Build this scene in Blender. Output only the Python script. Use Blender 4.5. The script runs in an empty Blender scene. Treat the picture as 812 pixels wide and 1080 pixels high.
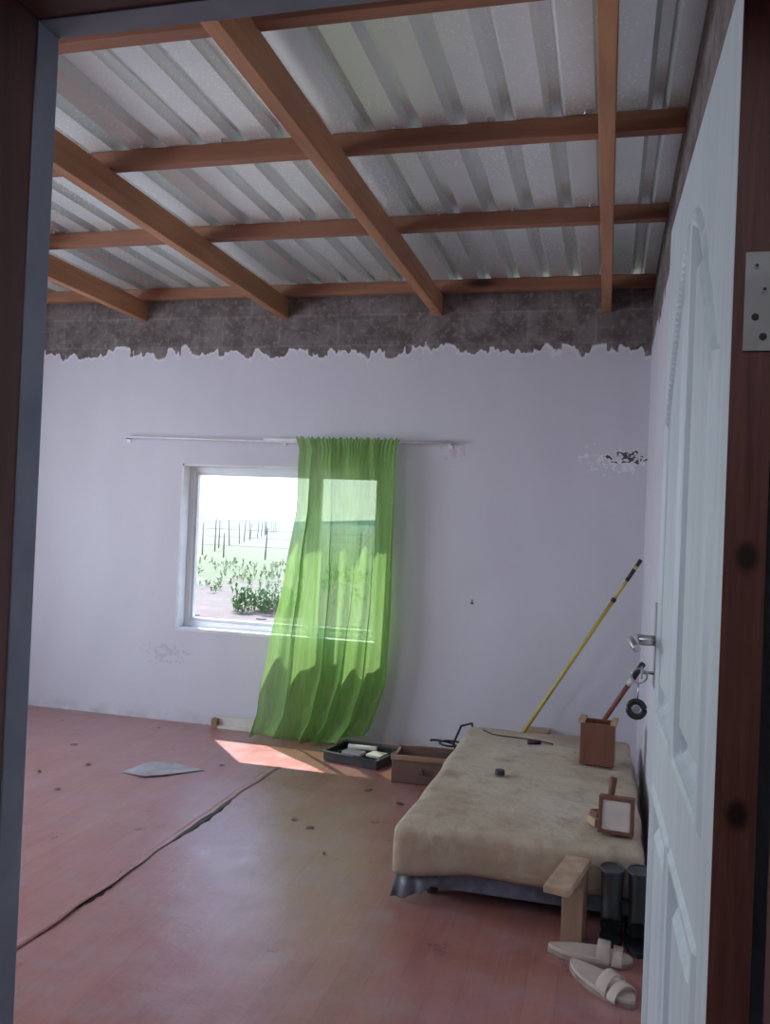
import bpy, bmesh, math, random
from mathutils import Vector, Matrix, noise as mnoise
random.seed(7)
scene=bpy.context.scene
for vt in ('Standard',):
    try: scene.view_settings.view_transform=vt
    except Exception: pass
R=math.radians
# ------------------------------------------------------------ materials
class NT:
    def __init__(s,name):
        s.m=bpy.data.materials.new(name); s.m.use_nodes=True
        s.t=s.m.node_tree; s.n=s.t.nodes; s.b=s.n['Principled BSDF']; s.out=s.n['Material Output']
    def node(s,typ,**kw):
        n=s.n.new(typ)
        for k,v in kw.items(): setattr(n,k,v)
        return n
    def set(s,n,sock,v):
        if hasattr(v,'is_output') or isinstance(v,bpy.types.NodeSocket): s.t.links.new(v,n.inputs[sock])
        else:
            if isinstance(v,(tuple,list)) and len(v)==3 and n.inputs[sock].type=='RGBA': v=tuple(v)+(1,)
            n.inputs[sock].default_value=v
    def math(s,op,a,b=0.0,c=None):
        n=s.node('ShaderNodeMath',operation=op); s.set(n,0,a); s.set(n,1,b)
        if c is not None: s.set(n,2,c)
        return n.outputs[0]
    def mix(s,f,a,b,blend='MIX'):
        n=s.node('ShaderNodeMix',data_type='RGBA',blend_type=blend)
        s.set(n,0,f); s.set(n,6,a); s.set(n,7,b); return n.outputs[2]
    def coord(s):
        return s.node('ShaderNodeTexCoord').outputs['Object']
    def noise(s,scale,detail=4,rough=.55,vec=None,dist=0):
        n=s.node('ShaderNodeTexNoise'); s.set(n,'Scale',scale); s.set(n,'Detail',detail); s.set(n,'Roughness',rough); s.set(n,'Distortion',dist)
        s.set(n,'Vector',vec if vec is not None else s.coord()); return n.outputs[0]
    def mapping(s,scale=(1,1,1),loc=(0,0,0),rot=(0,0,0),vec=None):
        n=s.node('ShaderNodeMapping'); s.set(n,'Vector',vec if vec is not None else s.coord())
        n.inputs['Scale'].default_value=scale; n.inputs['Location'].default_value=loc; n.inputs['Rotation'].default_value=rot
        return n.outputs[0]
    def ramp(s,f,stops):
        n=s.node('ShaderNodeValToRGB'); s.set(n,0,f); e=n.color_ramp.elements
        while len(e)<len(stops): e.new(.5)
        for i,(p,c) in enumerate(stops):
            e[i].position=p; e[i].color=(c[0],c[1],c[2],1) if isinstance(c,(tuple,list)) else (c,c,c,1)
        return n.outputs[0]
    def bump(s,h,strength=.3,dist=.01):
        n=s.node('ShaderNodeBump'); s.set(n,'Height',h); s.set(n,'Strength',strength); s.set(n,'Distance',dist)
        s.set(s.b,'Normal',n.outputs[0])
def simple(name,c1,c2=None,scale=8,rough=.6,metal=0,bump=0,stretch=(1,1,1),detail=2,lo=.35,hi=.65):
    k=NT(name); c2=c2 or tuple(x*.8 for x in c1)
    v=k.mapping(stretch); n=k.noise(scale,detail,vec=v)
    k.set(k.b,'Base Color',k.ramp(n,[(lo,c1),(hi,c2)])); k.set(k.b,'Roughness',rough); k.set(k.b,'Metallic',metal)
    if bump: k.bump(n,bump)
    return k.m

def wallmat(name,axis,base=(.655,.64,.705)):
    k=NT(name); co=k.coord(); sp=k.node('ShaderNodeSeparateXYZ'); k.set(sp,0,co)
    a=sp.outputs[axis]; z=sp.outputs[2]
    cb=k.node('ShaderNodeCombineXYZ'); k.set(cb,0,a); k.set(cb,1,z)
    v=cb.outputs[0]
    n1=k.noise(4,1,vec=k.mapping((1,.35,1),vec=v)); n2=k.noise(14,2,vec=k.mapping((1,.4,1),vec=v))
    off=k.math('ADD',k.math('MULTIPLY',k.math('SUBTRACT',n1,.5),.12),k.math('MULTIPLY',k.math('SUBTRACT',k.ramp(n2,[(.38,.2),(.60,.75)]),.5),.11))
    lim=k.math('ADD',off,2.390)
    d=k.math('SUBTRACT',z,lim)
    mask=k.ramp(d,[(0,0),(.008,1)])
    edge=k.ramp(k.math('ABSOLUTE',k.math('ADD',d,.008)),[(0,.7),(.012,0)])
    br=k.node('ShaderNodeTexBrick'); k.set(br,'Vector',k.mapping((1,1,1),loc=(0.1,.04,0),vec=v)); k.set(br,'Scale',1.0)
    k.set(br,'Brick Width',.39); k.set(br,'Row Height',.19); k.set(br,'Mortar Size',.009); k.set(br,'Mortar Smooth',.8)
    k.set(br,'Color1',(.22,.185,.18)); k.set(br,'Color2',(.165,.138,.135)); k.set(br,'Mortar',(.245,.22,.215))
    nb=k.noise(7,4,.7,vec=v)
    blocks=k.mix(k.ramp(nb,[(.42,0),(.62,.85)]),br.outputs[0],(.09,.065,.063))
    nf=k.noise(30,3,vec=v)
    blocks=k.mix(k.ramp(nf,[(.54,0),(.68,.45)]),blocks,(.34,.30,.30))
    paint=k.mix(k.ramp(n1,[(.35,0),(.7,1)]),base,tuple(x*.95 for x in base))
    paint=k.mix(k.math('MULTIPLY',k.ramp(nf,[(.55,0),(.8,1)]),.25),paint,tuple(x*.85 for x in base))
    paint=k.mix(edge,paint,(.80,.79,.84))
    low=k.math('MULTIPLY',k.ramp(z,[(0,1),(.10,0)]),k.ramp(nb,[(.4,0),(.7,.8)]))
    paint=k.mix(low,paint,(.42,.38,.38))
    n28=k.noise(28,4,vec=v)
    def chip(cx,cz,rx,rz,th):
        dx=k.math('DIVIDE',k.math('SUBTRACT',a,cx),rx); dz=k.math('DIVIDE',k.math('SUBTRACT',z,cz),rz)
        dd=k.math('SQRT',k.math('ADD',k.math('MULTIPLY',dx,dx),k.math('MULTIPLY',dz,dz)))
        return k.ramp(k.math('SUBTRACT',n28,k.math('MULTIPLY',dd,.12)),[(th,0),(th+.02,1)])
    if axis==0:
        paint=k.mix(chip(.09,1.755,.15,.05,.40),paint,(.78,.78,.82))
        paint=k.mix(chip(.11,1.768,.09,.028,.41),paint,(.07,.06,.065))
        paint=k.mix(k.math('MULTIPLY',chip(-.90,1.78,.05,.05,.42),.35),paint,(.50,.30,.34))
        paint=k.mix(k.math('MULTIPLY',chip(-2.75,.44,.12,.05,.42),.5),paint,(.46,.44,.50))
        paint=k.mix(chip(-.745,.885,.012,.010,.35),paint,(.08,.06,.06))
    k.set(k.b,'Base Color',k.mix(mask,paint,blocks)); k.set(k.b,'Roughness',.75)
    k.bump(k.math('ADD',k.math('MULTIPLY',nb,.5),k.math('MULTIPLY',nf,.12)),.3,.010)
    return k.m
M={}
M['wall_x']=wallmat('painted_plaster_x',0)
M['wall_y']=wallmat('painted_plaster_y',1)
M['white']=simple('white_pvc',(.80,.81,.84),(.74,.75,.79),5,.35)
M['door']=simple('door_white_paint',(.60,.67,.70),(.53,.60,.63),40,.45,bump=.12,stretch=(1,1,.06))
M['reveal']=simple('window_reveal_paint',(.80,.81,.84),(.70,.70,.74),6,.6)
def woodmat(name,c1,c2,axis,rough=.6,knots=True):
    k=NT(name); st=[9,9,9]; st[axis]=.7
    v=k.mapping(tuple(st)); n=k.noise(2.2,4,.6,vec=v,dist=.6)
    c=k.ramp(n,[(.3,c1),(.5,tuple((a+b)/2 for a,b in zip(c1,c2))),(.7,c2)])
    big=k.noise(.9,2); c=k.mix(k.math('MULTIPLY',k.ramp(big,[(.4,0),(.7,1)]),.4),c,tuple(x*.5 for x in c2))
    if knots:
        vo=k.node('ShaderNodeTexVoronoi'); st2=[4,4,4]; st2[axis]=1.2; k.set(vo,'Vector',k.mapping(tuple(st2))); k.set(vo,'Scale',1.0)
        c=k.mix(k.ramp(vo.outputs[0],[(.06,1),(.14,0)]),c,tuple(x*.25 for x in c2))
    k.set(k.b,'Base Color',c); k.set(k.b,'Roughness',rough); k.bump(n,.2); return k.m
M['rafter']=woodmat('rafter_pine',(.56,.28,.14),(.37,.16,.08),1)
M['purlin']=woodmat('purlin_pine',(.38,.17,.09),(.24,.10,.06),0)
M['jamb']=woodmat('jamb_dark_wood',(.17,.06,.045),(.085,.03,.022),2,.5)
# door edge : bare stained wood with knots
k=NT('door_edge_wood'); n=k.noise(2.2,4,.6,vec=k.mapping((60,9,3)),dist=.6)
c=k.ramp(n,[(.3,(.24,.095,.07)),(.7,(.12,.045,.035))])
for kz_ in (1.33,1.07,.62,.35):
    sp=k.node('ShaderNodeVectorMath',operation='DISTANCE'); k.t.links.new(k.mapping((1.4,0,1.0)),sp.inputs[0]); sp.inputs[1].default_value=(-.018*1.4,0,kz_)
    c=k.mix(k.ramp(sp.outputs['Value'],[(.010,1),(.020,0)]),c,(.025,.010,.008))
k.set(k.b,'Base Color',c); k.set(k.b,'Roughness',.5); M['edge']=k.m
M['jambface']=simple('jamb_grey_paint',(.30,.33,.39),(.24,.27,.33),12,.6)
M['board']=woodmat('scrap_board',(.40,.26,.17),(.28,.17,.11),2,.7,False)
M['boxwood']=woodmat('box_brown_wood',(.22,.09,.05),(.14,.05,.03),2,.6,False)
M['boxedge']=simple('raw_wood_edge',(.50,.36,.24),(.38,.26,.17),20,.7)
M['drawer']=woodmat('drawer_wood',(.20,.12,.09),(.12,.07,.05),0,.7,False)
# floor vinyl
k=NT('vinyl_floor'); co=k.coord()
br=k.node('ShaderNodeTexBrick'); k.set(br,'Vector',k.mapping((1,1,1),rot=(0,0,R(90)),vec=co)); k.set(br,'Scale',1)
k.set(br,'Brick Width',.55); k.set(br,'Row Height',.09); k.set(br,'Mortar Size',.0012)
k.set(br,'Color1',(.41,.165,.125)); k.set(br,'Color2',(.35,.135,.105)); k.set(br,'Mortar',(.26,.10,.08))
gr=k.noise(3,4,.6,vec=k.mapping((14,1.2,1),vec=co),dist=.5)
c=k.mix(k.math('MULTIPLY',k.ramp(gr,[(.35,0),(.7,1)]),.45),br.outputs[0],(.49,.24,.19))
w=k.noise(1.1,3,.6,vec=co); c=k.mix(k.math('MULTIPLY',k.ramp(w,[(.4,0),(.7,1)]),.5),c,(.41,.14,.165))
d=k.noise(5,6,.7,vec=k.mapping((1,1,1),loc=(3,2,0),vec=co)); c=k.mix(k.ramp(d,[(.48,0),(.72,.5)]),c,(.42,.32,.34))
c=k.mix(k.ramp(d,[(.30,.5),(.42,0)]),c,(.22,.10,.10))
k.set(k.b,'Base Color',c); k.set(k.b,'Roughness',k.ramp(d,[(.3,.26),(.75,.46)])); k.set(k.b,'Specular IOR Level',.65)
k.set(k.b,'Coat Weight',.35); k.set(k.b,'Coat Roughness',.36); k.set(k.b,'Coat Tint',(.85,.92,1,1))
big=k.noise(2.5,2,.5,vec=co)
k.bump(k.math('ADD',big,k.math('MULTIPLY',d,.25)),.4,.03); M['floor']=k.m
M['floor2']=simple('vinyl_underside',(.28,.20,.21),(.20,.12,.12),9,.7)
# roof metal
k=NT('galvanised_sheet'); co=k.coord()
vo=k.node('ShaderNodeTexVoronoi'); k.set(vo,'Vector',co); k.set(vo,'Scale',62)
n=k.noise(1.3,3,vec=k.mapping((1,.35,1),vec=co)); c=k.ramp(n,[(.3,(.60,.65,.64)),(.7,(.88,.93,.91))])
sp=k.math('MULTIPLY',k.ramp(vo.outputs[0],[(.18,1),(.32,0)]),k.ramp(k.noise(2.2,2,vec=co),[(.38,0),(.54,1)]))
c=k.mix(sp,c,(1,1,1)); k.set(k.b,'Base Color',c)
k.set(k.b,'Metallic',k.math('SUBTRACT',.5,k.math('MULTIPLY',sp,.5))); k.set(k.b,'Roughness',k.ramp(n,[(.3,.32),(.7,.46)]))
M['roof']=k.m
# curtain
k=NT('green_curtain_fabric'); k.n.remove(k.b)
co=k.coord(); wv=k.noise(60,2,vec=k.mapping((1,1,.1),vec=co))
df=k.node('ShaderNodeBsdfDiffuse'); k.set(df,0,k.ramp(wv,[(.3,(.25,.46,.12)),(.7,(.33,.56,.18))]))
tl=k.node('ShaderNodeBsdfTranslucent'); k.set(tl,0,k.ramp(wv,[(.3,(.28,.47,.13)),(.7,(.35,.55,.20))]))
tp=k.node('ShaderNodeBsdfTransparent'); k.set(tp,0,(.82,.96,.72))
m1=k.node('ShaderNodeMixShader'); k.set(m1,0,.40); k.set(m1,1,df.outputs[0]); k.set(m1,2,tl.outputs[0])
m2=k.node('ShaderNodeMixShader'); k.set(m2,0,.22); k.set(m2,1,m1.outputs[0]); k.set(m2,2,tp.outputs[0])
k.t.links.new(m2.outputs[0],k.out.inputs[0]); M['curtain']=k.m
k=NT('window_glass'); k.n.remove(k.b)
g=k.node('ShaderNodeBsdfGlossy'); k.set(g,1,.03); t=k.node('ShaderNodeBsdfTransparent')
m=k.node('ShaderNodeMixShader'); k.set(m,0,.05); k.set(m,1,t.outputs[0]); k.set(m,2,g.outputs[0]); k.t.links.new(m.outputs[0],k.out.inputs[0]); M['glass']=k.m
# mattress
k=NT('mattress_cover'); co=k.coord(); n=k.noise(2.2,4,.6,vec=co); n2=k.noise(7,4,.65,vec=co)
c=k.ramp(n,[(.3,(.60,.53,.42)),(.52,(.53,.45,.34)),(.72,(.37,.28,.19))])
c=k.mix(k.ramp(n2,[(.53,0),(.70,.6)]),c,(.29,.20,.13))
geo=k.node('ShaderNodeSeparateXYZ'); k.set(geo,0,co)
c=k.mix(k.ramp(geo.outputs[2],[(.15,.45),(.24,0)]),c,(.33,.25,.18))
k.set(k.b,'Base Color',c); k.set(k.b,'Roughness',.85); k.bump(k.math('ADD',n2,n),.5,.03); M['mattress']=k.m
M['fabric']=simple('bed_base_fabric',(.24,.27,.33),(.13,.15,.20),14,.9,bump=.3)
M['chrome']=simple('brushed_metal',(.62,.62,.64),(.5,.5,.52),20,.28,1)
M['hinge']=simple('hinge_zinc',(.56,.58,.56),(.46,.47,.46),25,.5,.2)
M['black']=simple('black_plastic',(.02,.02,.022),(.035,.035,.04),12,.45)
M['rubber']=simple('black_rubber',(.018,.026,.027),(.04,.048,.05),9,.4)
M['yellow']=simple('yellow_pole_paint',(.60,.50,.10),(.50,.40,.09),10,.4)
M['red']=simple('red_brown_handle',(.25,.07,.05),(.16,.05,.04),18,.5)
M['slipper']=simple('slipper_cream',(.60,.52,.45),(.50,.41,.35),16,.7,bump=.2)
M['slipsole']=simple('slipper_sole',(.35,.28,.24),(.25,.19,.16),16,.8)
M['paper']=simple('paper_scrap',(.46,.43,.45),(.34,.29,.31),7,.8)
M['offwhite']=simple('offwhite_card',(.70,.66,.60),(.58,.53,.47),7,.7)
M['plastic']=simple('crumpled_plastic',(.26,.28,.33),(.14,.15,.19),14,.4)
M['silver']=simple('rod_metal_white',(.80,.79,.80),(.70,.69,.72),20,.4,.1)
# outdoor
k=NT('field_ground'); co=k.coord(); sp=k.node('ShaderNodeSeparateXYZ'); k.set(sp,0,co)
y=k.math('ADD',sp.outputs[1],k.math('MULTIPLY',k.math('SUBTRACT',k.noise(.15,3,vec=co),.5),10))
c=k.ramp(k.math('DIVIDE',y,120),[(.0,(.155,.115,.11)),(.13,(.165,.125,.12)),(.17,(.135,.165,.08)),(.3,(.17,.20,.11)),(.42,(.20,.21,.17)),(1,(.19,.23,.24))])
c=k.mix(k.ramp(k.noise(1.2,4,.7,vec=co),[(.5,0),(.64,.5)]),c,(.11,.155,.065)); c=k.mix(k.ramp(k.noise(3,4,.7,vec=co),[(.5,0),(.65,.7)]),c,(.22,.175,.165))
k.set(k.b,'Base Color',c); k.set(k.b,'Roughness',.95); M['ground']=k.m
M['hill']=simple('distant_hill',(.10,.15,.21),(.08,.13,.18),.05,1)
M['leaf']=simple('weed_leaf',(.09,.17,.045),(.14,.21,.07),1.5,.6)
M['leaf2']=simple('maize_leaf',(.16,.22,.08),(.23,.27,.12),1.5,.6)
M['post']=simple('fence_post_wood',(.13,.115,.11),(.17,.15,.14),5,.9)
M['stone']=simple('stone',(.26,.22,.21),(.18,.15,.14),4,.9)
M['hall']=simple('hallway_paint',(.40,.39,.44),(.35,.34,.39),2,.8)
M['dark']=simple('dark_gap',(.05,.045,.05),(.08,.07,.07),9,.9)
# ------------------------------------------------------------ mesh builder
class MB:
    def __init__(s,name,*mats): s.name=name; s.bm=bmesh.new(); s.mats=list(mats)
    def _tag(s,fs,mi,smooth=False):
        for f in fs: f.material_index=mi; f.smooth=smooth
    def box(s,lo,hi,mi=0,mat=None):
        r=bmesh.ops.create_cube(s.bm,size=1); vs=r['verts']
        for v in vs:
            p=Vector(((lo[0]+hi[0])/2+v.co.x*(hi[0]-lo[0]),(lo[1]+hi[1])/2+v.co.y*(hi[1]-lo[1]),(lo[2]+hi[2])/2+v.co.z*(hi[2]-lo[2])))
            v.co=mat@p if mat else p
        fs=set(f for v in vs for f in v.link_faces); s._tag(fs,mi); return vs
    def cyl(s,p1,p2,r1,r2=None,seg=14,mi=0,mat=None):
        p1=Vector(p1);p2=Vector(p2); r2=r1 if r2 is None else r2; d=p2-p1
        q=d.to_track_quat('Z','Y').to_matrix().to_4x4(); mm=Matrix.Translation((p1+p2)/2)@q
        if mat: mm=mat@mm
        r=bmesh.ops.create_cone(s.bm,cap_ends=True,segments=seg,radius1=r1,radius2=r2,depth=d.length,matrix=mm)
        fs=set(f for v in r['verts'] for f in v.link_faces); s._tag(fs,mi,True)
        for f in fs:
            if len(f.verts)>4: f.smooth=False
    def tube(s,pts,rad,seg=10,mi=0,closed=False):
        pts=[Vector(p) for p in pts]; rings=[]; n=len(pts)
        for i,p in enumerate(pts):
            if closed: t=pts[(i+1)%n]-pts[i-1]
            else: t=pts[min(i+1,n-1)]-pts[max(i-1,0)]
            q=t.to_track_quat('Z','Y'); rr=rad[i] if isinstance(rad,(list,tuple)) else rad
            rings.append([s.bm.verts.new(p+q@Vector((math.cos(2*math.pi*j/seg)*rr,math.sin(2*math.pi*j/seg)*rr,0))) for j in range(seg)])
        s.loft(rings,mi,closed)
    def loft(s,rings,mi=0,closed=False,caps=True,smooth=True):
        n=len(rings); seg=len(rings[0])
        for i in range(n if closed else n-1):
            a=rings[i]; b=rings[(i+1)%n]
            for j in range(seg):
                try:
                    f=s.bm.faces.new((a[j],a[(j+1)%seg],b[(j+1)%seg],b[j])); f.material_index=mi; f.smooth=smooth
                except ValueError: pass
        if caps and not closed:
            for rg in (rings[0][::-1],rings[-1]):
                try: f=s.bm.faces.new(rg); f.material_index=mi
                except ValueError: pass
    def prism(s,outline,z0,z1,mi=0,mat=None):
        f=lambda x,y,z: (mat@Vector((x,y,z))) if mat else Vector((x,y,z))
        a=[s.bm.verts.new(f(x,y,z0)) for x,y in outline]; b=[s.bm.verts.new(f(x,y,z1)) for x,y in outline]
        s.loft([a,b],mi,smooth=False)
    def quad(s,pts,mi=0):
        f=s.bm.faces.new([s.bm.verts.new(p) for p in pts]); f.material_index=mi; return f
    def done(s,bevel=0,sub=0,solid=0,parent=None,recalc=True,smoothall=False):
        if recalc: bmesh.ops.recalc_face_normals(s.bm,faces=s.bm.faces[:])
        me=bpy.data.meshes.new(s.name); s.bm.to_mesh(me); s.bm.free()
        for m in s.mats: me.materials.append(M[m])
        ob=bpy.data.objects.new(s.name,me); scene.collection.objects.link(ob)
        if smoothall:
            for p in me.polygons: p.use_smooth=True
        if solid: md=ob.modifiers.new('solid','SOLIDIFY'); md.thickness=solid
        if bevel:
            md=ob.modifiers.new('bevel','BEVEL'); md.width=bevel; md.segments=2; md.limit_method='ANGLE'; md.angle_limit=R(40)
        if sub: md=ob.modifiers.new('sub','SUBSURF'); md.levels=sub; md.render_levels=sub
        if parent: ob.parent=parent
        return ob
def RZ(cx,cy,cz,a,rx=0,ry=0): return Matrix.Translation((cx,cy,cz))@Matrix.Rotation(a,4,'Z')@Matrix.Rotation(ry,4,'Y')@Matrix.Rotation(rx,4,'X')
# ------------------------------------------------------------ room shell
XL,XR,YF,YB=-4.35,.21,.92,5.04; T=.15; TOP=2.78
b=MB('floor','floor'); b.box((XL-T,-2.2,-.12),(XR+T+1.2,YB+T,0)); b.done()
def wall_with_hole(name,mat,axis,lo,hi,plane,th,hole,rmat='reveal'):
    b=MB(name,mat,rmat); h0,h1,z0,z1=hole
    def bx(a0,a1,c0,c1):
        if axis==0: b.box((a0,plane,c0),(a1,plane+th,c1))
        else: b.box((plane,a0,c0),(plane+th,a1,c1))
    bx(lo,h0,-.1,TOP); bx(h1,hi,-.1,TOP); bx(h0,h1,-.1,z0); bx(h0,h1,z1,TOP)
    return b.done()
WX0,WX1,WZ0,WZ1=-2.68,-1.33,.60,1.67
wall_with_hole('wall_back','wall_x',0,XL-T,XR+T,YB,T,(WX0,WX1,WZ0,WZ1))
LW=(1.6,3.8,.75,2.1)
wall_with_hole('wall_left','wall_y',1,-2.2,YB,XL-T,T,LW)
b=MB('wall_right','wall_y'); b.box((XR,YF,-.1),(XR+T,YB,TOP)); b.done()
DX0,DX1,DZ=-.69,.165,1.94
b=MB('wall_front','hall'); b.box((XL,.74,0),(DX0-.045,YF,TOP)); b.box((DX1+.045,.74,0),(XR+T+1.2,YF,TOP)); b.box((DX0-.045,.74,DZ+.045),(DX1+.045,YF,TOP)); b.done()
b=MB('wall_hallway','hall'); b.box((XR+T+1.05,-2.2,0),(XR+T+1.2,.74,TOP)); b.box((XL,-2.35,0),(XR+T+1.2,-2.2,TOP)); b.done()
# roof : IBR profile along Y
b=MB('ceiling','roof'); prof=[]; x=XL-.3; per=.1715; pans=.098; sl=.018; top=per-pans-2*sl; z0=2.80
while x<XR+T+1.3:
    prof+= [(x,z0),(x+pans,z0),(x+pans+sl,z0+.037),(x+pans+sl+top,z0+.037)]; x+=per
ys=[-2.4,0,1.2,2.5,3.6,4.6,5.5]
rows=[[b.bm.verts.new((px,yy,pz)) for px,pz in prof] for yy in ys]
for i in range(len(ys)-1):
    for j in range(len(prof)-1): b.bm.faces.new((rows[i][j],rows[i][j+1],rows[i+1][j+1],rows[i+1][j]))
roof=b.done(solid=.002,recalc=False)
b=MB('roof_screws','chrome')
for yy in (2.21,3.05,3.92):
    for i in range(0,27,2):
        xx=XL-.3+i*per+pans/2
        if xx<XR: b.cyl((xx+.02,yy-.05,2.785),(xx+.02,yy-.05,2.80),.008,.006,8)
b.done()
for i,X in enumerate((-.045,-1.03,-2.02,-3.01,-4.0)):
    b=MB('roof_rafter','rafter'); b.box((X-.026,YF,2.605),(X+.026,YB,2.728)); b.done(bevel=.003)
for Y in (1.35,2.21,3.05,3.92,4.98):
    b=MB('roof_purlin','purlin'); b.box((XL,Y-.026,2.728),(XR+(.0),Y+.026,2.797)); b.done(bevel=.003)
# ------------------------------------------------------------ windows
def window(name,axis,plane,a0,a1,z0,z1,mull):
    b=MB(name,'white','glass','chrome'); f=.045
    def bx(p0,p1,q0,q1,t0,t1,mi=0):
        if axis==0: b.box((p0,plane+t0,q0),(p1,plane+t1,q1),mi)
        else: b.box((plane+t0,p0,q0),(plane+t1,p1,q1),mi)
    bx(a0,a1,z0,z0+f,0,.06); bx(a0,a1,z1-f,z1,0,.06); bx(a0,a0+f,z0+f,z1-f,0,.06); bx(a1-f,a1,z0+f,z1-f,0,.06)
    bx(mull-f/2,mull+f/2,z0+f,z1-f,0,.06)
    for p,q in ((a0+f,mull-f/2),(mull+f/2,a1-f)):
        s=.02; bx(p,q,z0+f,z0+f+s,.012,.048); bx(p,q,z1-f-s,z1-f,.012,.048); bx(p,p+s,z0+f+s,z1-f-s,.012,.048); bx(q-s,q,z0+f+s,z1-f-s,.012,.048)
        bx(p+s,q-s,z0+f+s,z1-f-s,.028,.032,1)
    return b.done()
window('window_1',0,YB+.085,WX0,WX1,WZ0,WZ1,-1.80)
window('window_2',1,XL-.12,LW[0],LW[1],LW[2],LW[3],2.7)
b=MB('window_sill','reveal'); b.box((WX0,YB-.005,WZ0-.012),(WX1,YB+.085,WZ0+.008)); b.box((WX0-.002,YB-.005,WZ0),(WX0+.012,YB+.085,WZ1)); b.box((WX1-.012,YB-.005,WZ0),(WX1+.002,YB+.085,WZ1)); b.box((WX0,YB-.005,WZ1-.012),(WX1,YB+.085,WZ1)); b.done()
# ------------------------------------------------------------ door frame + door
b=MB('door_frame','jamb','jambface','chrome','black')
b.box((DX0-.045,.60,0),(DX0-.002,.885,DZ+.045)); b.box((DX0-.045,.885,0),(DX0,.925,DZ+.045),1)
b.box((DX1,.60,0),(DX1+.045,.905,DZ+.045)); b.box((DX0,.60,DZ+.002),(DX1,.885,DZ+.045),0); b.box((DX0,.885,DZ),(DX1,.925,DZ+.045),1)
b.box((DX0-.003,.795,1.03),(DX0,.862,1.145),2); b.box((DX0-.001,.825,1.09),(DX0+.0005,.852,1.13),3); b.box((DX0-.001,.825,1.045),(DX0+.0005,.852,1.075),3)
b.done(bevel=.002)
door=bpy.data.objects.new('door_1',None); scene.collection.objects.link(door)
door.location=(.156,.928,0); door.rotation_euler=(0,0,R(1.15))
b=MB('door_leaf','door','edge'); W=.80; H=1.922
NU,NV=120,240
def relief(u,z):
    U=u*W; best=-1
    for (u0,u1) in ((.10,.37),(.43,.70)):
        tt=(U-.10)/(.60); topz=1.53+.26*math.sin(math.pi*min(max(tt,0),1))
        best=max(best,min(U-u0,u1-U,z-1.02,(topz-z)*.8)); best=max(best,min(U-u0,u1-U,z-.20,(.86-z)))
    du=best
    if du<-.018: return 0
    if du<0: return .0065*math.sin(math.pi*(du+.018)/.018)**.8
    if du<.010: return -.014*du/.010
    if du<.028: return -.014
    if du<.050: return -.014+.016*(du-.028)/.022
    return .002
grid=[[b.bm.verts.new((-.04-relief(i/NU,j/NV*H)*1.0,i/NU*W,.012+j/NV*H)) for j in range(NV+1)] for i in range(NU+1)]
for i in range(NU):
    for j in range(NV): b.bm.faces.new((grid[i][j],grid[i+1][j],grid[i+1][j+1],grid[i][j+1]))
b.box((-.022,0.0,.012),(0,W,.012+H))
for (p,q) in (((-.04,0,.012),(-.022,.0015,.012+H)),((-.04,W-.0015,.012),(-.022,W,.012+H)),((-.04,0,.012),(-.022,W,.0135)),((-.04,0,H+.0105),(-.022,W,.012+H))): b.box(p,q)
b.box((-.0400,-.002,.012),(.0,0,.012+H),1)
b.done(parent=door,recalc=False)
for z in (.25,1.588):
    b=MB('hinge_plate','hinge','black'); b.box((-.0295,-.0045,z-.05),(.0,-.002,z+.05))
    for dz,dx in ((-.036,-.011),(-.016,-.019),(.012,-.011),(.036,-.019)): b.cyl((dx,-.0055,z+dz),(dx,-.004,z+dz),.0036,seg=12,mi=0 if dz>0 else 1); b.cyl((dx,-.0058,z+dz),(dx,-.005,z+dz),.0018,seg=8,mi=1)
    for i in range(5): b.cyl((.0035,-.006,z-.05+i*.02+.001),(.0035,-.006,z-.05+i*.02+.019),.0045)
    b.done(parent=door)
b=MB('door_handle','chrome','black')
hy,hz=.735,1.150
b.box((-.047,hy-.02,hz-.085),(-.040,hy+.02,hz+.07))
b.cyl((-.045,hy,hz),(-.085,hy,hz),.010); b.tube([(-.08,hy,hz),(-.088,hy-.02,hz),(-.088,hy-.06,hz+.002),(-.084,hy-.115,hz-.002)],[.010,.010,.009,.007])
b.box((.0,hy-.02,hz-.085),(.006,hy+.02,hz+.07)); b.cyl((.0,hy,hz),(.035,hy,hz),.010); b.tube([(.03,hy,hz),(.035,hy-.02,hz),(.033,hy-.11,hz)],.008)
b.box((-.03,W-.001,hz-.12),(-.008,W+.002,hz+.09)); b.box((-.025,W,hz-.012),(-.013,W+.012,hz+.008))
b.done(bevel=.0015,parent=door)
def ringpts(c,r,nrm,n=28):
    q=Vector(nrm).to_track_quat('Z','Y'); return [Vector(c)+q@Vector((math.cos(2*math.pi*i/n)*r,math.sin(2*math.pi*i/n)*r,0)) for i in range(n)]
b=MB('key_bunch','chrome','black'); kz=hz-.06
b.cyl((-.045,hy,kz),(-.068,hy,kz),.003); b.cyl((-.066,hy-.004,kz),(-.069,hy-.004,kz),.012)
b.tube(ringpts((-.072,hy-.004,kz-.006),.014,(0,1,.2)),.0016,6,closed=True)
b.tube([(-.072,hy-.004,kz-.02),(-.073,hy-.005,kz-.05)],.0014,6)
b.tube(ringpts((-.075,hy-.005,kz-.068),.014,(.25,1,0)),.006,10,1,closed=True); b.cyl((-.075,hy-.008,kz-.068),(-.075,hy-.002,kz-.068),.007,mi=0)
b.done(parent=door)
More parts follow.
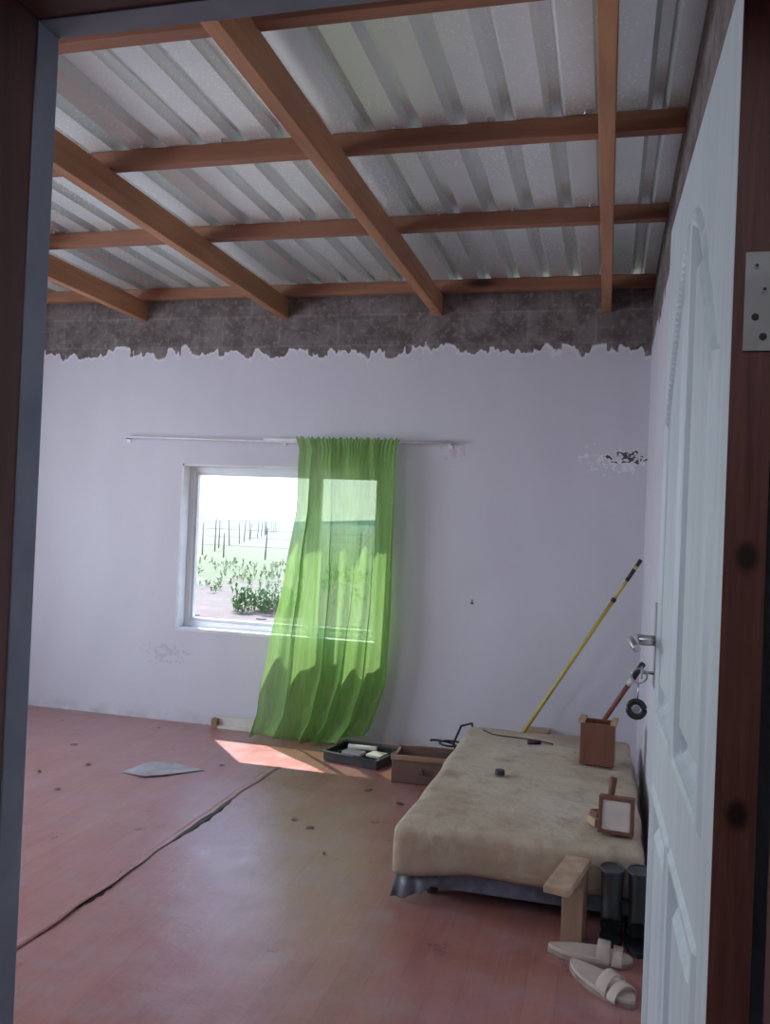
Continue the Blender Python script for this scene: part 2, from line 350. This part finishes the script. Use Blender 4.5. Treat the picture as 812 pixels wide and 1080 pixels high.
# ------------------------------------------------------------ curtain + rod
b=MB('curtain_rod','silver')
b.tube([(-3.10,4.985,1.835),(-2.5,4.985,1.828),(-1.9,4.985,1.820),(-1.35,4.985,1.822)],.007); b.tube([(-2.1,4.985,1.835),(-1.5,4.985,1.830),(-.90,4.985,1.834)],.009)
for X in (-3.08,-1.98,-.92): b.box((X-.006,4.98,1.822),(X+.006,5.04,1.834)); b.box((X-.012,5.034,1.80),(X+.012,5.04,1.85))
b.done()
def interp(tab,z):
    for (z0,a),(z1,c) in zip(tab,tab[1:]):
        if z<=z0 and z>=z1:
            t=(z0-z)/(z0-z1); t=t*t*(3-2*t)*.5+t*.5; return a+(c-a)*t
    return tab[-1][1] if z<tab[-1][0] else tab[0][1]
Ltab=[(1.85,-1.87),(1.78,-1.85),(1.4,-1.84),(1.0,-1.88),(.55,-1.95),(.2,-2.01),(0,-2.05)]
Rtab=[(1.85,-1.20),(1.78,-1.225),(1.4,-1.215),(.8,-1.205),(.4,-1.215),(.15,-1.28),(0,-1.37)]
b=MB('curtain_panel','curtain'); NU,NV=260,90; g=[]
for j in range(NV+1):
    v=j/NV; row=[]
    for i in range(NU+1):
        u=i/NU
        bot=.012+.07*max(0,u-.72)/.28+.012*math.sin(u*9)
        z=1.845+(bot-1.845)*v
        xl,xr=interp(Ltab,z),interp(Rtab,z)
        uu=u+.03*math.sin(7*u+3*v)+.018*math.sin(17*u-2*v)
        x=xl+(xr-xl)*u
        ph=2*math.pi*(5.5*uu+.3*math.sin(2.2*v+4*u))
        amp=(.010+.046*v**.6)*(.5+.5*math.sin(u*11+1.5*v)**2)
        y=4.930-amp*(math.sin(ph)+.35*math.sin(2.3*ph+1+2*v))-.012*v
        x+=amp*.6*math.cos(ph)
        y+=.006*math.sin(u*190)*max(0,1-v/.12)
        if .025<v<.06: y+=.012
        y-=.08*max(0,v-.93)/.07*(.4+.6*math.sin(u*5+.6)**2)
        y=min(y,4.968 if v<.9 else 4.945)
        if j==0: z+=.008*math.sin(u*120)
        row.append(b.bm.verts.new((x,y,z)))
    g.append(row)
for j in range(NV):
    for i in range(NU): b.bm.faces.new((g[j][i],g[j][i+1],g[j+1][i+1],g[j+1][i]))
b.done(smoothall=True,recalc=False)
# ------------------------------------------------------------ bed
bed=bpy.data.objects.new('mattress_bed',None); scene.collection.objects.link(bed)
b=MB('mattress','mattress'); x0,x1,y0,y1,zb,zt=-.675,.165,2.95,4.56,.125,.285
nx,ny,nz=30,54,6
def mp(sx,sy,sz):
    r=.028; hx,hy_,hz_=(x1-x0)/2,(y1-y0)/2,(zt-zb)/2
    p=Vector((sx*hx,sy*hy_,sz*hz_)); q=Vector((max(-hx+r,min(hx-r,p.x)),max(-hy_+r,min(hy_-r,p.y)),max(-hz_+r,min(hz_-r,p.z))))
    d=p-q
    if d.length>1e-6: p=q+d.normalized()*r
    w=Vector(((x0+x1)/2,(y0+y1)/2,(zb+zt)/2))+p
    nn=mnoise.noise(w*2.3); n2=mnoise.noise(w*9)
    if sz>.5: w.z+=.010*nn+.006*n2+.006*(1-sx*sx)*(1-sy*sy)
    else:
        w.z+=.012*nn
    w.x+=.010*mnoise.noise(w*4+Vector((9,0,0))); w.y+=.012*mnoise.noise(w*4+Vector((0,7,0)))
    cdist=math.hypot(w.x-x0,w.y-y0)
    if sz<0 and cdist<.25: w.z-=.035*(1-cdist/.25); 
    if cdist<.3: w.x-=.02*(1-cdist/.3)
    return w
cache={}
def gv(i,j,k_):
    key=(i,j,k_)
    if key not in cache: cache[key]=b.bm.verts.new(mp(2*i/nx-1,2*j/ny-1,2*k_/nz-1))
    return cache[key]
for i in range(nx):
    for j in range(ny):
        for k_ in (0,nz): b.bm.faces.new((gv(i,j,k_),gv(i+1,j,k_),gv(i+1,j+1,k_),gv(i,j+1,k_)))
for k_ in range(nz):
    for i in range(nx):
        for j in (0,ny): b.bm.faces.new((gv(i,j,k_),gv(i+1,j,k_),gv(i+1,j,k_+1),gv(i,j,k_+1)))
    for j in range(ny):
        for i in (0,nx): b.bm.faces.new((gv(i,j,k_),gv(i,j+1,k_),gv(i,j+1,k_+1),gv(i,j,k_+1)))
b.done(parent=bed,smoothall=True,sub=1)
b=MB('bed_base','fabric','dark')
b.box((-.63,3.03,.045),(.15,4.52,.13)); 
for X in (-.57,.10):
    for Y in (3.10,4.46): b.cyl((X,Y,0),(X,Y,.048),.022,.028,mi=1)
b.done(bevel=.012,parent=bed)
b=MB('torn_plastic_wrap','plastic'); random.seed(3); nn_=18; A=[];Bv=[]
for i in range(nn_+1):
    t=i/nn_; X=-.68+.15*t; 
    A.append(b.bm.verts.new((X,3.015,.105))); Bv.append(b.bm.verts.new((X-.02*(1-t),2.985+.012*math.sin(i*.9),.012+.07*t*t)))
for i in range(nn_): b.bm.faces.new((A[i],A[i+1],Bv[i+1],Bv[i]))
b.done(parent=bed,solid=.001,smoothall=True)
# ------------------------------------------------------------ things on bed
ZM=.297
b=MB('wooden_box','boxwood','boxedge'); m=RZ(.0,4.02,ZM,R(-4))
b.box((-.075,-.06,0),(.075,-.045,.185),0,m); b.box((-.075,.045,0),(.075,.06,.185),0,m); b.box((-.075,-.045,0),(-.060,.045,.20),1,m); b.box((.060,-.045,0),(.075,.045,.20),1,m); b.box((-.06,-.045,0),(.06,.045,.012),0,m)
b.box((-.085,-.064,.185),(-.055,.064,.197),1,m); b.box((.055,-.064,.185),(.085,.064,.197),1,m)
b.done(bevel=.002)
b=MB('framed_tile','boxwood','offwhite','boxedge'); m=RZ(.07,3.09,ZM+.002,R(-5),R(-8))
b.box((-.06,-.012,0),(-.048,.04,.125),0,m); b.box((.048,-.012,0),(.06,.04,.125),0,m); b.box((-.048,-.012,.113),(.048,.04,.125),0,m); b.box((-.048,-.012,0),(.048,.04,.012),0,m); b.box((-.048,-.006,.012),(.048,.0,.113),1,m)
b.done(bevel=.002)
b=MB('scrub_brush','boxedge','boxwood'); m=RZ(.045,3.20,ZM,R(30),0,R(0))
b.box((-.07,-.03,0),(.07,.03,.03),0,m); b.box((-.06,-.025,.03),(.06,.025,.048),1,m); b.cyl((.0,.0,.04),(.03,.02,.16),.011,.014,mi=1,mat=m)
b.done(bevel=.003)
b=MB('bottle_cap','black'); b.cyl((-.40,3.67,ZM-.004),(-.40,3.67,ZM+.016),.022,.020,20); b.done(bevel=.002)
def wavy(p0,p1,n,a,seed):
    p0=Vector(p0);p1=Vector(p1); out=[]
    for i in range(n+1):
        t=i/n; p=p0.lerp(p1,t); out.append(p+Vector((math.sin(t*6+seed)*a,math.cos(t*5+seed)*a,0)))
    return out
b=MB('power_cable','black'); b.tube([(p.x,p.y,ZM+.006) for p in wavy((-.60,4.40,0),(-.24,4.22,0),22,.03,2)],.0035,6); b.cyl((-.27,4.24,ZM+.010),(-.33,4.22,ZM+.010),.011); b.done()
b=MB('coiled_cable','black')
pts=[(-.72+.06*math.cos(t*.5)-.004*t,4.72+.05*math.sin(t*.5),.012+.004*t+.06*math.sin(min(t,26)/26*math.pi)) for t in range(0,34)]
b.tube(pts,.006,6); b.tube([(-.78,4.85,.02),(-.80,4.87,.10),(-.76,4.86,.20),(-.69,4.80,.235),(-.66,4.72,.16),(-.65,4.66,.02)],.007,8); b.done()
# ------------------------------------------------------------ poles
b=MB('roller_pole','yellow','black','silver'); P0=Vector((-.52,4.87,.012)); P1=Vector((.19,4.87,1.20)); f=lambda t:P0.lerp(P1,t)
b.cyl(f(0),f(.80),.011); b.cyl(f(.80),f(.815),.014,mi=1); b.cyl(f(.815),f(.90),.009,mi=0); b.cyl(f(.90),f(.955),.011,mi=1); b.cyl(f(.955),f(.97),.012,mi=0); b.cyl(f(.97),f(1),.011,mi=1); b.done()
b=MB('broom_handle','red','black','offwhite'); P0=Vector((-.03,4.44,.308)); P1=Vector((.195,4.20,.74)); b.cyl(f(0),f(.72),.012); b.cyl(f(.72),f(.80),.014,mi=2); b.cyl(f(.80),f(.98),.014,mi=1); b.done()
# ------------------------------------------------------------ floor items
b=MB('wooden_drawer','drawer','dark','board'); m=RZ(-.885,4.455,.002,R(4))
b.box((-.155,-.125,0),(.155,-.108,.135),0,m); b.box((-.155,.108,0),(.155,.125,.135),0,m); b.box((-.155,-.108,0),(-.140,.108,.125),0,m); b.box((.140,-.108,0),(.155,.108,.125),0,m); b.box((-.14,-.108,.0),(.14,.108,.012),1,m)
b.box((-.16,-.133,.118),(.16,-.100,.14),2,m); b.cyl((0,-.126,.07),(0,-.15,.07),.012,.016,mi=0,mat=m); b.box((-.1,.0,.012),(.02,.08,.06),2,m); b.done(bevel=.003)
b=MB('paint_tray','black','offwhite','paper'); m=RZ(-1.29,4.66,.004,R(-14))
b.box((-.17,-.13,0),(.17,.13,.006),0,m)
for q in (((-.17,-.13,.006),(.17,-.122,.05)),((-.17,.122,.006),(.17,.13,.05)),((-.17,-.122,.006),(-.162,.122,.05)),((.162,-.122,.006),(.17,.122,.05))): b.box(q[0],q[1],0,m)
b.box((-.185,-.145,.046),(.185,-.122,.052),0,m); b.box((-.185,.122,.046),(.185,.145,.052),0,m); b.box((-.185,-.122,.046),(-.162,.122,.052),0,m); b.box((.162,-.122,.046),(.185,.122,.052),0,m)
for i in range(9): b.box((-.15+i*.036,-.12,.006),(-.142+i*.036,.12,.024),0,m)
b.box((-.10,-.05,.026),(.02,.02,.042),2,m); b.box((.04,-.02,.026),(.13,.07,.040),1,m); b.cyl((-.12,.06,.04),(.05,.09,.045),.015,mi=1,mat=m)
b.done(bevel=.0015)
b=MB('loose_board','offwhite','board'); m=RZ(-2.06,4.995,.0,0); b.box((-.30,-.02,0),(.40,.01,.018),0,m); b.box((-.29,.01,.0),(.36,.028,.07),0,m); b.box((-.31,-.025,.0),(-.27,.03,.06),1,m); b.done(bevel=.003)
b=MB('wood_block','boxedge'); b.box((-.42,4.93,0),(-.27,5.03,.20)); b.done(bevel=.004)
b=MB('wooden_stool','board','boxedge'); m=RZ(-.055,2.90,.0,R(-12))
b.box((-.035,-.03,0),(.035,.035,.238),0,m); b.box((-.04,-.245,.238),(.04,.04,.262),1,m); b.box((-.03,-.10,.20),(.03,-.03,.238),0,m); b.done(bevel=.003)
def flake(name,x,y,pts,mat,curl=.012,rot=0):
    b=MB(name,mat); m=RZ(x,y,.002,rot); n=len(pts)
    c=b.bm.verts.new(m@Vector((0,0,.001))); vs=[b.bm.verts.new(m@Vector((px,py,abs(curl*math.sin(i*2.1))))) for i,(px,py) in enumerate(pts)]
    for i in range(n): b.bm.faces.new((c,vs[i],vs[(i+1)%n]))
    b.done(solid=.0015)
flake('torn_vinyl_scrap',-2.20,4.05,[(-.17,-.10),(-.02,-.14),(.06,-.08),(.20,.09),(.02,.12),(-.12,.11)],'paper',.006)
random.seed(11)
for i,(x,y) in enumerate([(-2.75,3.8),(-2.6,4.0),(-2.9,4.3),(-2.5,3.6),(-1.95,4.25),(-1.3,3.62),(-1.05,3.3),(-1.2,3.55),(-.9,4.0),(-1.1,4.15)]):
    s=random.uniform(.014,.032); flake('floor_debris',x,y,[(s*random.uniform(.5,1.3)*math.cos(a),s*.5*random.uniform(.5,1.3)*math.sin(a)) for a in (0,1.1,2.2,3.3,4.3,5.3)],'floor2' if i%4 else 'dark',.004,random.uniform(0,3))
b=MB('vinyl_seam','floor','dark'); n=110; A=[];Bv=[];Cv=[]
for i in range(n+1):
    t=i/n; y=1.2+3.15*t; xx=-1.655+.008*math.sin(y*3)+.012*mnoise.noise(Vector((y*6,0,0)))-.05*(1-t)
    lift=.001+.006*max(0,math.sin(y*2.6+1))**3
    A.append(b.bm.verts.new((xx-.04,y,.0004))); Bv.append(b.bm.verts.new((xx-.02,y,.0008+lift*.4))); Cv.append(b.bm.verts.new((xx,y,.001+lift)))
for i in range(n):
    b.bm.faces.new((A[i],A[i+1],Bv[i+1],Bv[i])); b.bm.faces.new((Bv[i],Bv[i+1],Cv[i+1],Cv[i]))
for (ya,yb) in ((3.2,3.75),(2.55,2.8)):
    m_=12; prev=None
    for i in range(m_+1):
        t=i/m_; y=ya+(yb-ya)*t; wd=.024*math.sin(math.pi*t)*(.7+.3*math.sin(i*2.3)); xx=-1.655-.05*(1-(y-1.2)/3.15)
        cur=(b.bm.verts.new((xx-.004,y,.0012)),b.bm.verts.new((xx+.002+wd,y,.0012)))
        if prev: ff=b.bm.faces.new((prev[0],prev[1],cur[1],cur[0])); ff.material_index=1
        prev=cur
b.done(solid=.001,smoothall=True)
def slipper(cx,cy,ang):
    b=MB('slide_slipper','slipper','slipsole'); m=RZ(cx,cy,0,ang)
    out=[]
    for i in range(28):
        t=2*math.pi*i/28; x=.132*math.cos(t); w=.044+.008*math.cos(t)-.006*math.cos(2*t+.6); out.append((x,w*math.sin(t)))
    b.prism(out,0,.014,1,m); b.prism([(x*.985,y*.96) for x,y in out],.014,.026,0,m)
    for (xa,xb,h) in ((.02,.062,.055),(.068,.10,.042)):
        rings=[]
        for i in range(15):
            t=math.pi*i/14; yy=math.cos(t)*.045; zz=.012+math.sin(t)*h
            p=[(xa+.004*math.sin(t),yy,zz),(xb,yy,zz*.94+.001),(xb,yy*.93,zz*.94-.004),(xa+.004*math.sin(t),yy*.93,zz-.005)]
            rings.append([b.bm.verts.new(m@Vector(q)) for q in p])
        b.loft(rings,0)
    b.done(bevel=.002)
slipper(.0,2.795,R(-4)); slipper(.035,2.635,R(-46))
def boot(cx,cy,ang,h=.27):
    b=MB('gumboot','rubber'); m=RZ(cx,cy,0,ang)
    secs=[(-.00,h,.048,.036,0),(.0,h-.004,.049,.037,0),(.0,.20,.045,.035,0),(.002,.135,.041,.032,.1),(.0,.095,.044,.033,.35),(-.012,.065,.052,.035,.8),(-.045,.045,.042,.036,1.25),(-.08,.037,.034,.037,1.5),(-.11,.030,.026,.032,1.57),(-.125,.024,.014,.022,1.57)]
    rings=[]
    for (yo,z,ry,rx,t) in secs:
        ring=[]
        for i in range(20):
            a=2*math.pi*i/20; lx=math.cos(a)*rx; ly=math.sin(a)*ry
            ring.append(b.bm.verts.new(m@Vector((lx,yo+ly*math.cos(t),max(.008,z+ly*math.sin(t))))))
        rings.append(ring)
    b.loft(rings,0)
    o=[(.036*math.cos(a),-.042+.088*math.sin(a)) for a in [2*math.pi*i/24 for i in range(24)]]
    b.prism(o,0,.020,0,m)
    b.tube([m@Vector((.037*math.cos(a),.047*math.sin(a),h)) for a in [2*math.pi*i/24 for i in range(24)]],.004,6,0,closed=True)
    b.done(bevel=.001)
boot(.062,2.895,R(176),.255); boot(.148,2.89,R(184),.26)
# ------------------------------------------------------------ outside
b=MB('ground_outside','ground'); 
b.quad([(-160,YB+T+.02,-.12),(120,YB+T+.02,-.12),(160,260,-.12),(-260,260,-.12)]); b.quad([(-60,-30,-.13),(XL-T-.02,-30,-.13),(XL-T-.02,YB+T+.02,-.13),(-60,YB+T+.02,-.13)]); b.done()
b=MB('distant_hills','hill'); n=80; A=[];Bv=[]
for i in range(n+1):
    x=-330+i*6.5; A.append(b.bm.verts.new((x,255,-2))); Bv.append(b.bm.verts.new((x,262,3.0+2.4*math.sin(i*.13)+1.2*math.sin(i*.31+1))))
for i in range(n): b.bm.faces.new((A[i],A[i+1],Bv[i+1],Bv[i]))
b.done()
def plants(name,mat,N,region,hmin,hmax,blades,spread,lw):
    b=MB(name,mat)
    for _ in range(N):
        x,y=region(); h0=random.uniform(hmin,hmax)
        for k_ in range(blades):
            a=random.uniform(0,6.28); s=random.uniform(.3,1)*spread; h=h0*random.uniform(.5,1); w=lw*random.uniform(.6,1.3)
            dx,dy=math.cos(a),math.sin(a); zb=-.12+h*random.uniform(0,.5)
            p0=Vector((x,y,zb)); p1=Vector((x+dx*s*.6,y+dy*s*.6,zb+h*.6)); p2=Vector((x+dx*s*1.3,y+dy*s*1.3,zb+h*.5)); sd=Vector((-dy,dx,0))*w
            v=[b.bm.verts.new(q) for q in (p0,p1-sd,p2,p1+sd)]; b.bm.faces.new(v)
    return b.done(recalc=False)
random.seed(5)
def reg(y0,y1,a=-.9,c=.15):
    def f():
        y=random.uniform(y0,y1); return (random.uniform(a,c)*y,y)
    return f
def cl(cx,cy,r):
    def f():
        a=random.uniform(0,6.28); q=r*math.sqrt(random.random()); return cx+q*math.cos(a),cy+q*math.sin(a)
    return f
plants('maize_crop','leaf2',700,reg(17.2,23.5),.12,.36,5,.14,.022)
plants('weed_patch','leaf',300,reg(14.0,16.8),.08,.22,5,.12,.022)
plants('leafy_shrub','leaf',80,cl(-4.95,12.3,.6),.15,.42,14,.12,.018)
b=MB('wire_fence','post')
def fence(p0,p1,n,h):
    pr=None
    for i in range(n+1):
        t=i/n; x=p0[0]+(p1[0]-p0[0])*t+random.uniform(-.2,.2); y=p0[1]+(p1[1]-p0[1])*t; hh=h*random.uniform(.8,1.15); lx=random.uniform(-.1,.1)
        b.cyl((x,y,-.15),(x+lx,y,hh),.03,.02,6)
        if pr:
            for q in (.35,.7,1.0): b.cyl((pr[0],pr[1],h*q*.95),(x,y,h*q*.95),.006,seg=4)
        pr=(x,y)
fence((-30,28),(8,26),24,.9); fence((-14,28),(-32,80),16,1.1)
b.done()
b=MB('field_stones','stone')
for _ in range(60):
    y=random.uniform(9.0,11.4); x=random.uniform(-.9,.1)*y; s=random.uniform(.03,.09)
    r=bmesh.ops.create_icosphere(b.bm,subdivisions=1,radius=s,matrix=Matrix.Translation((x,y,-.12))@Matrix.Diagonal((1.2,1,.6,1)))
b.done()
# ------------------------------------------------------------ light
w=bpy.data.worlds.new('World'); scene.world=w; w.use_nodes=True; nt=w.node_tree; bg=nt.nodes['Background']
tc=nt.nodes.new('ShaderNodeTexCoord'); sp=nt.nodes.new('ShaderNodeSeparateXYZ'); rp=nt.nodes.new('ShaderNodeValToRGB')
nt.links.new(tc.outputs['Generated'],sp.inputs[0]); nt.links.new(sp.outputs[2],rp.inputs[0]); nt.links.new(rp.outputs[0],bg.inputs[0])
e=rp.color_ramp.elements; e[0].position=0; e[0].color=(.86,.92,1,1); e[1].position=.5; e[1].color=(.42,.64,1,1)
bg.inputs[1].default_value=3.2
def addlight(name,typ,loc,energy,color,direc=None,size=None,sy=None):
    l=bpy.data.lights.new(name,typ); l.energy=energy; l.color=color
    if typ=='AREA': l.shape='RECTANGLE'; l.size=size; l.size_y=sy
    o=bpy.data.objects.new(name,l); scene.collection.objects.link(o); o.location=loc
    if direc: o.rotation_euler=Vector(direc).to_track_quat('-Z','Y').to_euler()
    return o
s=addlight('sun','SUN',(-5,12,14),11,(1,.96,.93),(.45,-.515,-1)); s.data.angle=R(.6)
p=addlight('portal_1','AREA',((WX0+WX1)/2,YB+T+.02,(WZ0+WZ1)/2),1,(1,1,1),(0,-1,0),WX1-WX0,WZ1-WZ0); p.data.cycles.is_portal=True
addlight('window_fill','AREA',(XL-.10,2.7,1.42),70,(.76,.88,1),(1,.05,.06),2.1,1.25)  # unseen area light added in the left window opening to brighten the room
addlight('unseen_high_fill','AREA',(-2.3,1.15,2.45),10,(.98,.95,1),(.1,.5,-.5),.5,.5)  # added fill light out of view, lifts walls, roof and floor
addlight('hallway_fill','POINT',(-.2,-.9,2.4),20,(.85,.9,1)).data.shadow_soft_size=.25  # added fill behind the camera to lighten the door jambs
# ------------------------------------------------------------ camera
F=900; th=R(14.57); pt=R(.64); ro=.042
fwd0=Vector((-math.sin(th),math.cos(th),0)); r0=Vector((math.cos(th),math.sin(th),0))
fwd=fwd0*math.cos(pt)+Vector((0,0,math.sin(pt))); u0=r0.cross(fwd)
r=r0*math.cos(ro)+u0*math.sin(ro); u=u0*math.cos(ro)-r0*math.sin(ro)
cam=bpy.data.cameras.new('Camera'); co_=bpy.data.objects.new('Camera',cam); scene.collection.objects.link(co_)
cam.sensor_fit='VERTICAL'; cam.sensor_height=24; cam.lens=24*F/1080; cam.clip_start=.02; cam.clip_end=1000
mm=Matrix((( r.x,u.x,-fwd.x,0),(r.y,u.y,-fwd.y,0),(r.z,u.z,-fwd.z,1.35),(0,0,0,1)))
co_.matrix_world=mm; scene.camera=co_
